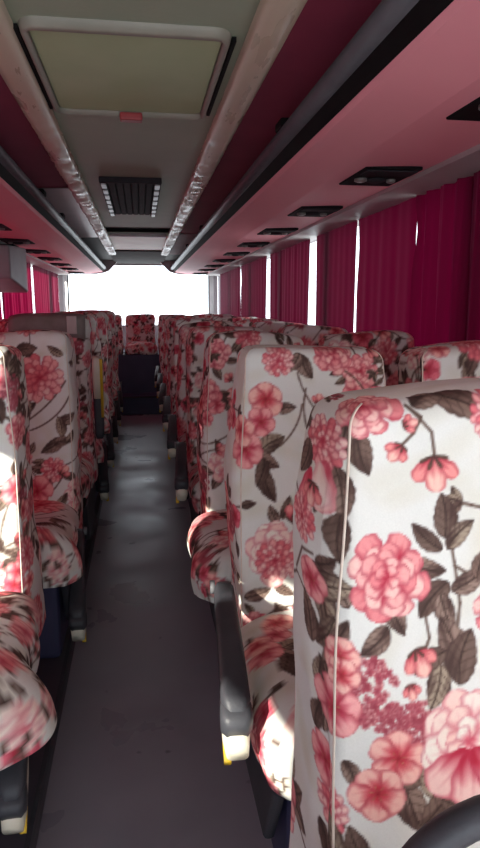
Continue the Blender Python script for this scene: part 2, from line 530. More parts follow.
def near_cloth():
    """the print on the seat nearest the camera, motif by motif"""
    c = Cloth(-.60, .60, .30, 1.42, 620, 5)
    c.scatter(60, .034, .048, [(-.1, .72, .24), (-.1, .95, .2), (-.1, 1.15, .2), (-.27, .75, .15), (-.27, 1.05, .15)])
    c.squash = .32
    st = lambda *p: c.stem(p, .003)
    st((-.105, 1.185), (-.078, 1.15), (-.074, 1.115))
    st((-.119, 1.131), (-.10, 1.15), (-.09, 1.17), (-.105, 1.185))
    st((-.06, 1.03), (-.055, .99), (-.05, .94), (-.055, .90))
    st((-.055, .985), (-.03, .97))
    st((-.095, .93), (-.09, .90), (-.10, .875))
    st((-.289, .94), (-.26, .98), (-.235, .985))
    st((-.33, .90), (-.31, .92), (-.289, .934), (-.25, .92))
    st((-.31, 1.10), (-.29, 1.06), (-.27, 1.04))
    c.leaf(-.235, .96, .05, 2.2); c.leaf(-.275, .985, .035, .6); c.leaf(-.30, .965, .035, 2.4)
    # leaves and dark foliage
    for u, v, l, a in ((-.164, 1.128, .062, -1.35), (-.186, 1.150, .05, -1.7), (-.275, 1.065, .062, -2.0), (-.25, 1.09, .05, -.9), (-.215, 1.075, .07, -1.45),
                       (-.213, 1.02, .06, -1.65), (-.31, .945, .06, 2.3), (-.28, .925, .075, -1.3), (-.255, .955, .06, .3), (-.30, .90, .06, -2.2),
                       (-.035, 1.178, .075, -.45), (-.075, 1.19, .05, .2), (-.066, 1.045, .055, 1.6), (-.088, 1.02, .05, 2.4), (-.045, 1.022, .05, .75),
                       (-.092, .985, .055, -.2), (-.038, .968, .052, .55), (-.02, .985, .04, 1.2), (-.083, .945, .058, -2.3), (-.066, .93, .05, -1.2),
                       (-.062, .885, .085, 1.9), (-.045, .875, .07, 1.3), (-.085, .842, .055, -1.9), (-.09, .87, .05, -2.6), (-.115, .700, .07, -1.2), (-.12, .735, .055, .3),
                       (-.085, .705, .07, .9), (-.10, .74, .06, 1.8), (-.06, .70, .05, -.4), (-.198, .739, .04, -1.2), (-.21, .64, .06, .8), (-.185, .655, .05, 2.0),
                       (-.235, .905, .05, 1.0), (-.29, .85, .045, 2.4), (-.28, .69, .05, -.7), (-.33, .79, .05, -1.9), (-.135, .925, .05, -1.0), (-.16, .90, .05, -2.4),
                       (-.34, .72, .045, -.5), (-.335, .84, .05, 1.5), (-.27, .88, .05, .9)):
        c.leaf(u, v, l, a)
    c.peony(-.157, 1.192, .046, .3)
    c.rose(-.293, 1.136, .040)
    c.petal(-.215, 1.11, -1.7, .07, .05, (.80, .30, .38), (.97, .84, .80), (.8, .4, .45))
    c.petal(-.226, 1.105, -1.5, .06, .04, (.95, .80, .75), (.97, .90, .86), (.85, .55, .58))
    c.petal(-.242, 1.09, -1.9, .07, .035, (.80, .22, .32), (.95, .6, .6), (.75, .25, .35))
    c.bud(-.34, 1.055, .018, -1.7)
    c.bud(-.074, 1.095, .026, -1.5); c.bud(-.123, 1.125, .015, -2.3); c.bud(-.103, 1.163, .011, .2)
    c.rose(.000, 1.165, .030); c.petal(-.005, 1.14, -1.5, .04, .03, (.74, .2, .28), (.95, .6, .6), (.7, .2, .3))
    c.cluster(-.165, .838, .036); c.cluster(-.112, .800, .026); c.cluster(-.14, .805, .02)
    c.open5(-.262, .818, .036, .4); c.open5(-.232, .880, .026, 1.2); c.open5(-.225, .86, .022, 2.2)
    c.open5(-.136, .762, .034, .2); c.open5(-.160, .718, .036, .9)
    c.rose(-.305, .690, .032); c.bud(-.29, .64, .017, -1.4)
    c.peony(.002, .93, .034, 2)
    c.bud(-.102, .870, .020, -1.2); c.bud(-.116, .838, .011, -1.4)
    c.peony(-.045, .775, .066, .2, True)
    for a in (-2.4, -1.6, -.7):
        c.petal(-.045, .765, a, .07, .06, (.70, .14, .24), (.96, .80, .77), (.72, .2, .3))
    c.peony(-.140, .975, .053, 1.1)
    c.rose(-.25, .60, .035); c.open5(-.30, .56, .03)
    c.leaf(-.29, .66, .06, 2.0); c.leaf(-.33, .63, .06, -1.0); c.open5(-.36, .73, .03, .5); c.leaf(-.38, .78, .05, 1.2); c.open5(-.36, .95, .028, .2)
    c.leaf(-.40, .90, .06, 1.8); c.rose(-.40, 1.02, .03); c.leaf(-.42, 1.10, .06, -1.9); c.open5(-.2, .60, .035, .3); c.leaf(-.23, .56, .06, 1)
    return c

def second_cloth():
    c = Cloth(-.62, .62, .2, 1.42, 420, 9)
    c.scatter(60, .042, .06, [(-.1, 1.17, .12), (-.15, 1.0, .12), (-.12, .72, .13), (-.12, .86, .07)])
    for u, v, l, a in ((-.029, 1.155, .07, -1.1), (-.06, 1.165, .06, -2.2), (-.12, .965, .08, .5), (-.13, .93, .07, -.6), (-.131, .87, .09, -1.2), (-.15, .90, .07, -1.9),
                       (-.09, .815, .06, 1.2), (-.12, .80, .05, 2), (-.165, .61, .07, .4), (-.10, .41, .08, .8), (-.13, .39, .07, 2.2), (-.03, .62, .07, -1), (-.08, 1.05, .05, .2), (-.10, .62, .06, -.5)):
        c.leaf(u, v, l, a)
    c.curl(-.05, 1.14, -1.4, .14, .6); c.curl(.06, 1.15, -.4, .12, -.9); c.curl(-.10, .96, .6, .12, .8); c.curl(-.03, 1.10, -1.9, .12, .7)
    c.rose(-.097, 1.169, .040); c.peony(.04, 1.187, .055); c.open5(-.132, 1.075, .045, .4); c.open5(-.145, 1.02, .036, 1)
    c.open5(-.186, .955, .048, .7); c.open5(-.20, 1.0, .04, .2); c.peony(-.115, .709, .078, .4, True); c.rose(-.12, .69, .05)
    c.open5(-.33, .78, .045, 2); c.open5(-.34, .70, .04, 1); c.open5(-.03, .46, .03); c.bud(-.06, .80, .03, 1)
    return c

def left_cloth():
    c = Cloth(-.62, .62, .2, 1.42, 420, 14)
    c.scatter(60, .045, .065, [(.08, 1.02, .14), (.05, .52, .13), (.15, .84, .1)])
    c.curl(.02, .86, .5, .22, .5, .005); c.curl(.04, .83, .2, .2, .9, .005); c.curl(.12, .6, .8, .1, .4, .004)
    for u, v, l, a in ((.03, .92, .09, -1.4), (.0, .93, .08, -2.2), (.179, .87, .09, .4), (.15, .84, .08, 1.8), (.12, .77, .10, -2.6), (.16, .78, .07, .2), (.19, .80, .06, 1), (.15, .56, .07, .9), (.03, 1.13, .09, .2), (.14, 1.13, .07, 2.6)):
        c.leaf(u, v, l, a)
    c.rose(.078, 1.026, .092); c.open5(.06, .60, .06); c.peony(.03, .50, .08); c.bud(.163, .672, .025, .8)
    return c

CL = {'near': near_cloth(), 'second': second_cloth(), 'left': left_cloth()}
def plain_cloth(seed, n=130, r0=.046, r1=.072, ppm=300):
    c = Cloth(-.66, .66, .15, 1.45, ppm, seed)
    c.scatter(n, r0, r1)
    return c
for i, sd in enumerate((21, 33, 47, 58)):
    CL[i] = plain_cloth(sd)

# ------------------------------------------------------------------ seat covers
def grid_mesh(name, P, closed_u, cap_top, uv, cloth):
    """P: (rows, cols, 3) vertex grid"""
    nr, nc = P.shape[:2]
    idx = np.arange(nr*nc).reshape(nr, nc)
    a = idx[:-1]
    b = idx[1:]
    if closed_u:
        q = np.stack([a, np.roll(a, -1, 1), np.roll(b, -1, 1), b], -1).reshape(-1, 4)
    else:
        q = np.stack([a[:, :-1], a[:, 1:], b[:, 1:], b[:, :-1]], -1).reshape(-1, 4)
    faces = q.tolist()
    if cap_top:
        faces.append(idx[-1].tolist())
    me = bpy.data.meshes.new(name)
    me.from_pydata(P.reshape(-1, 3).tolist(), [], faces)
    at = me.attributes.new('print', 'FLOAT_COLOR', 'POINT')
    c = cloth.sample(uv[..., 0].ravel(), uv[..., 1].ravel())
    at.data.foreach_set('color', np.concatenate([c, np.ones((len(c), 1))], 1).astype(np.float32).ravel())
    return me

TILT = .186
def front_y(z):                                  # local y of the backrest's front face
    return .43+(z-.5)*TILT

SEAM = {}
def back_mesh(name, cloth, step, seed, name_key='last', hw0=.228, hw1=.182, top=1.2, bot=.40, th0=.20, th1=.155, fold=.0035, edge=.020, bol=.012, uvk=.85):
    nz = max(18, int((top-bot)/step))
    nseg = lambda L: max(3, int(L/step))
    rows = []
    uvs = []
    ncx, ncy, ncr = nseg(.40), nseg(.16), max(3, nseg(.05))
    rg = random.Random(seed)
    ph = [rg.uniform(0, 6.28) for _ in range(8)]
    rt = .030                                    # rounding of the top
    ntop = max(5, nseg(.07))
    levels = [(bot+(top-rt-bot)*i/nz, 0.) for i in range(nz)]
    for k in range(ntop+1):
        a = math.pi/2*k/ntop
        levels.append((top-rt+rt*math.sin(a), rt*(1-math.cos(a))))
    for z, ins in levels:
        f = (z-bot)/(top-bot)
        s = min(1, max(0, (f-.55)/.45))
        hw = hw0+(hw1-hw0)*(f*.55+.45*s*s*(3-2*s))
        th = th0+(th1-th0)*f
        hwx, t2 = hw-ins, th/2-ins*.95
        r = min(edge, t2*.9)
        path = []
        # start at back centre-left corner, go: left side (front-wards), front, right side, back
        def arc(cx, cy, a0):
            for k in range(ncr):
                a = a0+math.pi/2*k/ncr
                path.append((cx+r*math.cos(a), cy+r*math.sin(a)))
        arc(-hwx+r, -t2+r, math.pi)              # front-left
        for k in range(ncx):
            path.append((-hwx+r+(2*hwx-2*r)*k/ncx, -t2))
        arc(hwx-r, -t2+r, 1.5*math.pi)           # front-right
        for k in range(ncy):
            path.append((hwx, -t2+r+(2*t2-2*r)*k/ncy))
        arc(hwx-r, t2-r, 0)
        for k in range(ncx//3):
            path.append((hwx-r-(2*hwx-2*r)*k/(ncx//3), t2))
        arc(-hwx+r, t2-r, .5*math.pi)
        for k in range(ncy):
            path.append((-hwx, t2-r-(2*t2-2*r)*k/ncy))
        A = np.array(path)
        x, yl = A[:, 0].copy(), A[:, 1].copy()
        # soft folds in the loose cover
        w = fold*(np.sin(x*34+ph[0]+2.2*math.sin(z*3+ph[1]))*.6+np.sin(x*15+z*9+ph[2])+.5*np.sin(z*31+x*12+ph[3]))
        ss = np.clip((yl+t2)/.09, 0, 1)
        ss = ss*ss*(3-2*ss)*min(1, max(0, (top-z)/.06))
        x = x*(1+bol/hw*ss)
        fr = np.clip(1-(yl+t2)/.03, 0, 1)
        crown = .016*np.clip(1-(x/hw)**2, 0, 1)*(1-.4*s)
        y = yl-fr*(crown+w)
        sd = np.clip((np.abs(A[:, 0])-hwx+.01)/.01, 0, 1)*(1-fr)
        x = x+np.sign(x)*sd*(w*1.2+.006*math.sin(z*9+ph[4]))
        yc = front_y(z)+th/2
        P = np.stack([x, yc+y, np.full_like(x, z)+(.006*np.sin(x*12+ph[5])-.010*(x/hw1)**2)*min(1, max(0, (z-top+.12)/.12))], -1)
        depth = np.clip(yl+t2, 0, 1)
        onside = np.clip((np.abs(A[:, 0])-hwx+r)/r, 0, 1)
        u = np.sign(A[:, 0])*(np.abs(A[:, 0])+depth*onside*uvk)
        v = np.full_like(u, z)+(ins/rt)*np.clip(depth, 0, .1)
        rows.append(P)
        uvs.append(np.stack([u, v], -1))
    SEAM[name_key] = [[tuple(Q[c]) for Q in rows[2:-2]][::max(1, len(rows)//60)] for c in (int(ncr*.55), int(ncr*1.45)+ncx)]
    # close the top with shrinking rings
    P, U = rows[-1], uvs[-1]
    cen = P.mean(0)
    zt = P[:, 2]
    nt = max(3, nseg(.05))
    tb = [(0.75), (.5), (.25), (.04)] if nt < 6 else [1-k/nt for k in range(1, nt)]+[.02]
    yf = P[:, 1].min()
    for k in tb:
        Q = P.copy()
        Q[:, 1] = cen[1]+(P[:, 1]-cen[1])*k
        Q[:, 0] = cen[0]+(P[:, 0]-cen[0])*(1-(1-k)*.06)
        Q[:, 2] = zt+.004*(1-k*k)
        rows.append(Q)
        uvs.append(np.stack([Q[:, 0], top+(Q[:, 1]-yf)], -1))
    return grid_mesh(name, np.array(rows), True, True, np.array(uvs), cloth)

def cushion_mesh(name, cloth, step, seed, hw=.212, L=.47, top=.555, bot=.41, flare=0, du=0, dv=0):
    rg = random.Random(seed)
    ph = [rg.uniform(0, 6.28) for _ in range(6)]
    prof = []                                    # (inset, drop)
    n = max(4, int(.15/step))
    for k in range(n):
        prof.append((.195-(.195-.05)*k/n, -.0))
    for k in range(7):
        a = math.pi/2*k/6
        prof.append((.05-.05*math.sin(a), .05*(1-math.cos(a))))
    n = max(4, int(.1/step))
    for k in range(1, n+1):
        prof.append((0, .05+(top-bot-.05)*k/n))
    prof.append((.012, top-bot+.004))
    rows, uvs = [], []
    nl = max(8, int(L/step))
    nw = max(8, int(2*hw/step))
    for ins, drop in prof[::-1]:
        r = max(.015, .07-ins*.28)
        hx, hy = hw-ins, L/2-ins
        path = []
        nc = max(4, int(.1/step))
        for cx, cy, a0, n_, dx, dy in ((hx-r, -hy+r, 270, nl, 0, 1), (hx-r, hy-r, 0, nw, -1, 0), (-hx+r, hy-r, 90, nl, 0, -1), (-hx+r, -hy+r, 180, nw, 1, 0)):
            for k in range(nc):
                a = R(a0+90*k/nc)
                path.append((cx+r*math.cos(a), cy+r*math.sin(a), math.cos(a), math.sin(a)))
            a = R(a0+90)
            ln = (2*hy-2*r) if dx == 0 else (2*hx-2*r)
            for k in range(n_):
                path.append((cx+r*math.cos(a)+dx*ln*k/n_, cy+r*math.sin(a)+dy*ln*k/n_, math.cos(a), math.sin(a)))
        A = np.array(path)
        x, y, nx, ny = A.T
        f = min(1, drop/(top-bot))
        out = f*.012*np.sin(x*40+y*33+ph[0])+f*.006*np.sin(y*70+ph[1]+x*50)
        if flare:                                # loose corner of the cover hanging out over the aisle
            g = np.exp(-(((y+L/2-.03)/.10)**2))*(np.sign(flare)*nx > .1)*f**.8
            out = out+abs(flare)*g
        belly = .018*math.sin(min(1, f)*math.pi)
        X, Y = x+nx*(out+belly), y+ny*(out+belly)
        Z = np.full_like(x, top-drop)+(.012*np.sin(x*9+ph[2])*np.cos(y*11+ph[3])+.018*(1-(x/hw)**2)) * max(0, 1-drop/.05)
        Z = Z-f*.012*np.sin(x*18+y*16+ph[4])
        # the top rises into the front bolster
        rows.append(np.stack([X, Y+L/2, Z], -1))
        ex = drop+.9*np.abs(out)
        uvs.append(np.stack([x+nx*ex+du, y+L/2+ny*ex+dv+.6], -1))
    return grid_mesh(name, np.array(rows), True, True, np.array(uvs), cloth)

def piping_mesh(name, pts):
    bm = bmesh.new()
    add_sweep(bm, [(x, y+.0008, z) for x, y, z in pts], circ(.0021, 6))
    me = bpy.data.meshes.new(name)
    bmesh.ops.recalc_face_normals(bm, faces=bm.faces)
    bm.to_mesh(me)
    bm.free()
    return me
M['piping'] = mat('seam_cord', srgb(.82, .76, .70), srgb(.88, .83, .77), .8, 60)

# ---- armrest: pivots at its rear end, runs towards the front (-y)
def arm_parts(seat, x, ang, y=.43, z=.575, strip=False):
    bm = bmesh.new()
    pts, sc = [], []
    for k in range(15):
        t = k/14
        pts.append((0, -.40*t, .005*math.sin(t*3.1)-.028*max(0, t-.6)**1.2))
        sc.append((.85+.2*t if k not in (0, 14) else .6, (1 if k not in (0, 14) else .55)))
    add_sweep(bm, pts, rrect(.027, .026, .013, 3), scales=sc)
    arm = bm_obj('armrest', bm, M['armdark'], seat, True)
    arm.location = (x, y, z)
    arm.rotation_euler = (R(ang), 0, R(3.5 if x > 0 else -3.5))
    bm = bmesh.new()
    add_sweep(bm, [(0, -.335, -.018), (0, -.375, -.020), (0, -.405, -.022), (0, -.42, -.024)], rrect(.030, .026, .013, 3), scales=[.8, 1, 1, .7])
    bm_obj('end_knob', bm, M['armdark'], arm, True)
    bm = bmesh.new()
    add_sweep(bm, [(0, -.22, -.032), (0, -.32, -.045), (0, -.395, -.058), (0, -.43, -.064)], rrect(.026, .028, .016, 3), scales=[(.8, .5), (1, .9), (1, 1.15), (.8, .8)])
    bm_obj('end_cap', bm, M['armcream'], arm, True)
    bm = bmesh.new()
    s = -1 if x < 0 else 1
    add_sweep(bm, [(s*.018, (-.12 if strip else -.375), (-.03 if strip else -.083)), (s*.018, -.39, -.085), (s*.018, -.425, -.093)], rrect(.007, .006, .003, 2))
    bm_obj('edge_strip', bm, M['yellow'], arm, True)
    bm = bmesh.new()
    add_sweep(bm, [(s*.020, -.0, 0), (s*.032, -.0, 0)], circ(.016, 12), side=Vector((0, 1, 0)))
    bm_obj('pivot_button', bm, M['pivot'], arm, True)
    return arm

def seat_base(seat, s):
    """dark pedestal box, side shield and foot rail under one seat; s = aisle side (-1/+1/0)"""
    box('pedestal', (-.17, .17, .06, .44, .0, .33), M['navy'], seat, bevel=.02)
    bm = bmesh.new()
    add_box(bm, -.20, .20, .02, .48, .29, .335)
    bm_obj('seat_pan', bm, M['black'], seat, bevel=.015)
    if s:
        prism = bmesh.new()
        poly = [(.03, .30), (.46, .33), (.62, .40), (.60, .22), (.42, .10), (.14, .10)]
        a = [prism.verts.new((s*.205, y, z)) for y, z in poly]
        b = [prism.verts.new((s*.180, y, z)) for y, z in poly]
        prism.faces.new(a)
        prism.faces.new(b[::-1])
        for i in range(6):
            prism.faces.new((a[i], a[(i+1) % 6], b[(i+1) % 6], b[i]))
        bm_obj('side_shield', prism, M['armdark'], seat, bevel=.01)

PZ = .10                                         # top of the seat platforms
SEATS = {}
def make_seat(key, label, loc, cloth, step, seed, aisle=0, arm=None, flare=0, cw=.212, cdx=0, group='floral covered coach seats', **kw):
    st = thing('coach_seat', label, 'bus seat', loc, group)
    z = -PZ                                      # covers are built in heights above the aisle floor
    bmn = back_mesh('backrest', CL[cloth], step, seed, **kw)
    b = link('backrest', bmn, M['floral'], st, loc=(0, 0, z))
    cm = cushion_mesh('cushion', CL[cloth], max(step*1.3, .005), seed+1, hw=cw, flare=flare, du=.05*(seed % 3), dv=.05*(seed % 4))
    link('cushion', cm, M['floral'], st, loc=(cdx, 0, z))
    if step < .007:
        for pts in SEAM['last']:
            link('piping', piping_mesh('piping', pts), M['piping'], b)
    seat_base(st, aisle)
    if arm is not None:
        if aisle > 0 and arm > 0:                # lowered beside the cushion, sloping to the floor
            arm_parts(st, .214, arm, z=.455-PZ, y=.36)
        else:
            arm_parts(st, aisle*.250, arm, z=.575-PZ+.06, y=.44, strip=arm < 0)
    SEATS[key] = st
    return st

def re_seat(src, label, loc):
    c = copy_tree(SEATS[src])
    c.location = loc
    c['label'] = label
    return c

ORD = ['', 'first', 'second', 'third', 'fourth', 'fifth', 'sixth', 'seventh', 'eighth', 'ninth']
XA, XW, YR, SP = .43, .880, .20, .82
XL, XLW, YL = -.47, -.90, 1.25
def ry(k): return YR+SP*(k-1)
def ly(k): return YL+SP*(k-1)
# right-hand side
make_seat('R1', 'large floral seat nearest the camera, filling the lower right, pale cloth with big pink peony', (XA, ry(1), PZ), 'near', .0023, 3, -1, 10, bol=.012, top=1.192, uvk=.62)
make_seat('R2', 'floral aisle seat directly behind the nearest right seat, sunlight on its cushion edge', (XA, ry(2), PZ), 'second', .004, 6, -1, 10, bol=.006, hw0=.212)
make_seat('R3', 'third floral aisle seat on the right, its red-flowered cushion bulging into the aisle', (XA, ry(3), PZ), 0, .005, 12, -1, None, hw0=.212, flare=-.02, cw=.235, cdx=-.028)
make_seat('R4', 'fourth floral aisle seat along the right of the aisle, black armrest forward', (XA, ry(4), PZ), 1, .009, 17, -1, 10, hw0=.212, cw=.205)
make_seat('R5', 'fifth floral aisle seat along the right of the aisle, black armrest forward', (XA, ry(5), PZ), 2, .010, 22, -1, 10, hw0=.212, cw=.205)
make_seat('R6', 'sixth floral aisle seat along the right of the aisle, black armrest forward', (XA, ry(6), PZ), 3, .010, 28, -1, 10, hw0=.212, cw=.205)
for k, src in ((7, 'R4'), (8, 'R5'), (9, 'R6')):
    re_seat(src, ORD[k]+' floral aisle seat along the right of the aisle'+(', last before the rear step' if k == 9 else ''), (XA, ry(k), PZ))
make_seat('W2', 'pale floral window seat at the right edge of the photo, by the dark crimson curtain', (XW, ry(2), PZ), 1, .006, 31, cw=.175, hw0=.185, hw1=.172)
make_seat('W3', 'shaded floral window seat seen through the gap between the two pale right seats', (XW, ry(3), PZ), 2, .008, 35, cw=.175, hw0=.185, hw1=.172)
make_seat('W4', 'floral window seat along the right curtains, fourth row from the camera', (XW, ry(4), PZ), 3, .012, 37, cw=.175, hw0=.185, hw1=.172)
for k in range(5, 10):
    re_seat(('W2', 'W3', 'W4')[k % 3], 'floral window seat along the right curtains, %s row from the camera' % ORD[k], (XW, ry(k), PZ))
# left-hand side
make_seat('L1', 'floral seat at the left edge of the photo with bright sunlight on its backrest', (XL-.06, ly(1), PZ), 3, .005, 41, 1, 25, flare=.11, cw=.205, cdx=.03, hw0=.212, hw1=.175)
make_seat('L2', 'second floral aisle seat on the left, one large round pink bloom on its backrest', (XL, ly(2), PZ), 'left', .005, 45, 1, 27, flare=.05, cw=.195, hw0=.202, hw1=.188)
make_seat('L3', 'third floral aisle seat on the left, grey headrest cover, armrest raised showing a yellow strip', (XL, ly(3), PZ), 0, .008, 49, 1, -84, cw=.195, hw0=.202, hw1=.188, top=1.25)
make_seat('L4', 'fourth floral aisle seat along the left of the aisle, armrest lowered', (XL, ly(4), PZ), 1, .010, 53, 1, 27, flare=.04, cw=.195, hw0=.202, hw1=.188, top=1.25)
make_seat('L5', 'fifth floral aisle seat along the left of the aisle, armrest lowered', (XL, ly(5), PZ), 2, .012, 55, 1, 27, flare=.03, cw=.195, hw0=.202, hw1=.188, top=1.26)
for k, src in ((6, 'L4'), (7, 'L5'), (8, 'L4')):
    re_seat(src, ORD[k]+' floral aisle seat along the left of the aisle'+(', last before the rear step' if k == 8 else ''), (XL, ly(k), PZ))
for k in range(2, 9):
    re_seat(('W2', 'W3', 'W4')[k % 3], 'floral window seat by the left curtains, %s row from the camera' % ORD[k], (XLW, ly(k), PZ))

# grey headrest cover on the third left seat
def headrest_cover(seat, hw=.19, z0=1.145, top=1.256):
    bm = bmesh.new()
    path = []
    for t in range(13):
        a = math.pi*t/12
        path.append((-.092*math.cos(a), .03*math.sin(a)))
    sec = [(-.096, z0)]+[(y, top-.022+z) for y, z in path]+[(.096, z0+.03)]
    rows = []
    for i in range(13):
        x = -hw+2*hw*i/12
        e = 1-.12*abs(x/hw)**6
        rows.append([bm.verts.new((x, front_y(z)+.078+y*e, z-.012*abs(x/hw)**5)) for y, z in sec])
    for i in range(12):
        for j in range(len(sec)-1):
            bm.faces.new((rows[i][j], rows[i][j+1], rows[i+1][j+1], rows[i+1][j]))
    o = bm_obj('headrest_cover', bm, M['greycloth'], seat, True, (0, 0, -PZ))
    md = o.modifiers.new('thick', 'SOLIDIFY')
    md.thickness = .006
    box('fastening_tab', (.10, .15, front_y(1.18)-.026, front_y(1.18)-.018, 1.16, 1.25), M['palecloth'], o, bevel=.003)
headrest_cover(SEATS['L3'])

# rear bench across the back: five floral places on a navy riser
for i, x in enumerate((-.88, -.44, 0, .44, .88)):
    side = ('far left', 'left of the middle', 'middle', 'right of the middle', 'far right')[i]
    st = thing('bench_seat', ('middle floral seat of the rear bench facing up the aisle under the bright rear window' if i == 2 else
               'floral rear bench seat, %s, under the bright rear window' % side), 'bus seat', (x, 8.38, .69), 'rear bench seats')
    b = link('backrest', back_mesh('backrest', CL[i % 4], .012, 60+i, hw0=.195, hw1=.185, top=1.19, bot=.74, th0=.16, th1=.13), M['floral'], st, loc=(0, .10, -.69))
    link('cushion', cushion_mesh('cushion', CL[(i+1) % 4], .012, 70+i, hw=.19, L=.5, top=.13, bot=.004), M['floral'], st)

# ------------------------------------------------------------------ floor, platforms, steps
Y0, Y1 = -1.7, 9.9
struct(box('floor', (-1.16, 1.16, Y0, Y1, -.06, 0), M['floor']))
for s, nm in ((-1, 'left'), (1, 'right')):
    a, b = sorted((s*.285, s*1.12))
    struct(box('seat_platform_'+nm, (a, b, (ly(1)-.35 if s < 0 else -.6), 8.35, 0, PZ), M['platform'], bevel=.006))
    a, b = sorted((s*.278, s*.290))
    struct(box('trim_platform_'+nm, (a, b, (ly(1)-.35 if s < 0 else -.6), 7.88, PZ-.022, PZ+.006), M['armdark']))
struct(box('rear_step', (-.284, .284, 7.90, 8.35, 0, .21), M['navy'], bevel=.008))
struct(box('trim_step', (-.284, .284, 7.885, 7.93, .205, .218), M['darkgrey']))
struct(box('bench_riser', (-1.12, 1.12, 8.351, 9.85, 0, .69), M['navy'], bevel=.008))

# ------------------------------------------------------------------ walls and windows
WX = 1.16
ZB, ZT = .74, 1.735                              # side window band
def wall_piece(name, b):
    return struct(box(name, b, M['wall']))
def side_wall(s, nm, pillars, y_start):
    bm = bmesh.new()
    x0, x1 = sorted((s*WX, s*(WX+.05)))
    add_box(bm, x0, x1, y_start, Y1, 0, ZB)
    add_box(bm, x0, x1, y_start, Y1, ZT, 2.0)
    for y in pillars:
        add_box(bm, x0, x1, y-.05, y+.05, ZB, ZT)
    struct(bm_obj('wall_'+nm, bm, M['wall']))
PILL = [1.25, 2.15, 3.9, 5.25, 6.7, 8.3, 9.8]
side_wall(1, 'right', [-1.65, -.4]+PILL, Y0)
PILL_L = [1.25, 2.79, 4.49, 5.62, 7.22, 8.6, 9.8]  # left pillars placed to block stray sun at the curtain gaps
side_wall(-1, 'left', PILL_L, 1.20)
wn = 1
for s in (-1, 1):
    ys = PILL_L if s < 0 else [-1.65, -.4]+PILL
    for a, b in zip(ys[:-1], ys[1:]):
        struct(box('window_%d' % (wn+1), (s*(WX+.025)-.003, s*(WX+.025)+.003, a+.05, b-.05, ZB, ZT), M['glass']))
        wn += 1
# unseen left front: added mask wall, openings cut to shape the sun patches
def wall_with_holes(name, ya, yb, z0, z1, holes):
    bm = bmesh.new()
    ys = sorted({ya, yb, *[h[0] for h in holes], *[h[1] for h in holes]})
    zs = sorted({z0, z1, *[h[2] for h in holes], *[h[3] for h in holes]})
    for i in range(len(ys)-1):
        for j in range(len(zs)-1):
            cy, cz = (ys[i]+ys[i+1])/2, (zs[j]+zs[j+1])/2
            if any(h[0] < cy < h[1] and h[2] < cz < h[3] for h in holes):
                continue
            add_box(bm, -WX-.05, -WX, ys[i], ys[i+1], zs[j], zs[j+1])
    return struct(bm_obj(name, bm, M['wall']))
SUN_CUTS = [(.78, .955, .99, 1.40), (.955, 1.19, .99, 1.68), (0, .14, 1.36, 1.46), (-.16, 0, 1.44, 1.53), (-.44, -.17, 1.23, 1.38)]  # invented openings, traced back along the sun from the wanted patches
wall_with_holes('wall_sun_mask_left', Y0, 1.20, 0, 2.0, SUN_CUTS)
for h in SUN_CUTS:
    wn += 1
    struct(box('window_%d' % wn, (-WX-.028, -WX-.022, h[0], h[1], h[2], h[3]), M['sun_dim']))  # unseen panes added in the cut openings to weaken the sun
# rear wall with the wide rear window
bm = bmesh.new()
RW = (-1.06, 1.06, 1.02, 1.885)
add_box(bm, -WX, WX, Y1, Y1+.06, 0, RW[2])
add_box(bm, -WX, WX, Y1, Y1+.06, RW[3], 2.0)
add_box(bm, -WX, RW[0], Y1, Y1+.06, RW[2], RW[3])
add_box(bm, RW[1], WX, Y1, Y1+.06, RW[2], RW[3])
struct(bm_obj('wall_rear', bm, M['wall']))
struct(box('window_1', (RW[0], RW[1], Y1+.027, Y1+.033, RW[2], RW[3]), M['glass']))
for s, nm in ((-1, 'left'), (1, 'right')):       # rubber-edged corner posts beside the rear window
    a, b = sorted((s*1.03, s*1.09))
    struct(box('trim_rear_'+nm, (a, b, Y1-.05, Y1-.001, .70, 1.80), M['pelmet'], bevel=.01))
    a, b = sorted((s*1.015, s*1.032))
    struct(box('trim_rear_seal_'+nm, (a, b, Y1-.03, Y1-.001, .70, 1.885), M['darkgrey']))
# windscreen end (behind the camera): dashboard wall and open glass
bm = bmesh.new()
add_box(bm, -WX, WX, Y0-.06, Y0, 0, .30)
add_box(bm, -WX, WX, Y0-.06, Y0, 1.9, 2.0)
struct(bm_obj('wall_front', bm, M['wall']))
struct(box('windscreen', (-WX, WX, Y0-.035, Y0-.03, .30, 1.9), M['glass']))

# ------------------------------------------------------------------ ceiling
ZC = 1.92
def ceil(name, y0, y1, z, m, x=.275, t=.03):
    return struct(box(name, (-x, x, y0, y1, z, z+t), m))
ceil('ceiling', Y0, 5.5, ZC, M['ceil'])
ceil('ceiling_recess', 5.5, 6.25, ZC+.07, M['gap'])
struct(box('trim_recess', (-.265, .265, 5.48, 5.5, ZC-.004, ZC+.07), M['darkgrey']))
ceil('ceiling_rear_panel', 6.1, 7.65, ZC+.0, M['cream'])
struct(box('trim_rear_panel', (-.25, .25, 6.06, 6.12, ZC-.012, ZC+.02), M['pelmet'], bevel=.006))
ceil('ceiling_rear_header', 7.65, Y1, ZC-.015, M['darkgrey'], x=.34)
struct(box('roof', (-WX-.05, WX+.05, Y0-.06, Y1+.06, 2.0, 2.03), M['wall']))

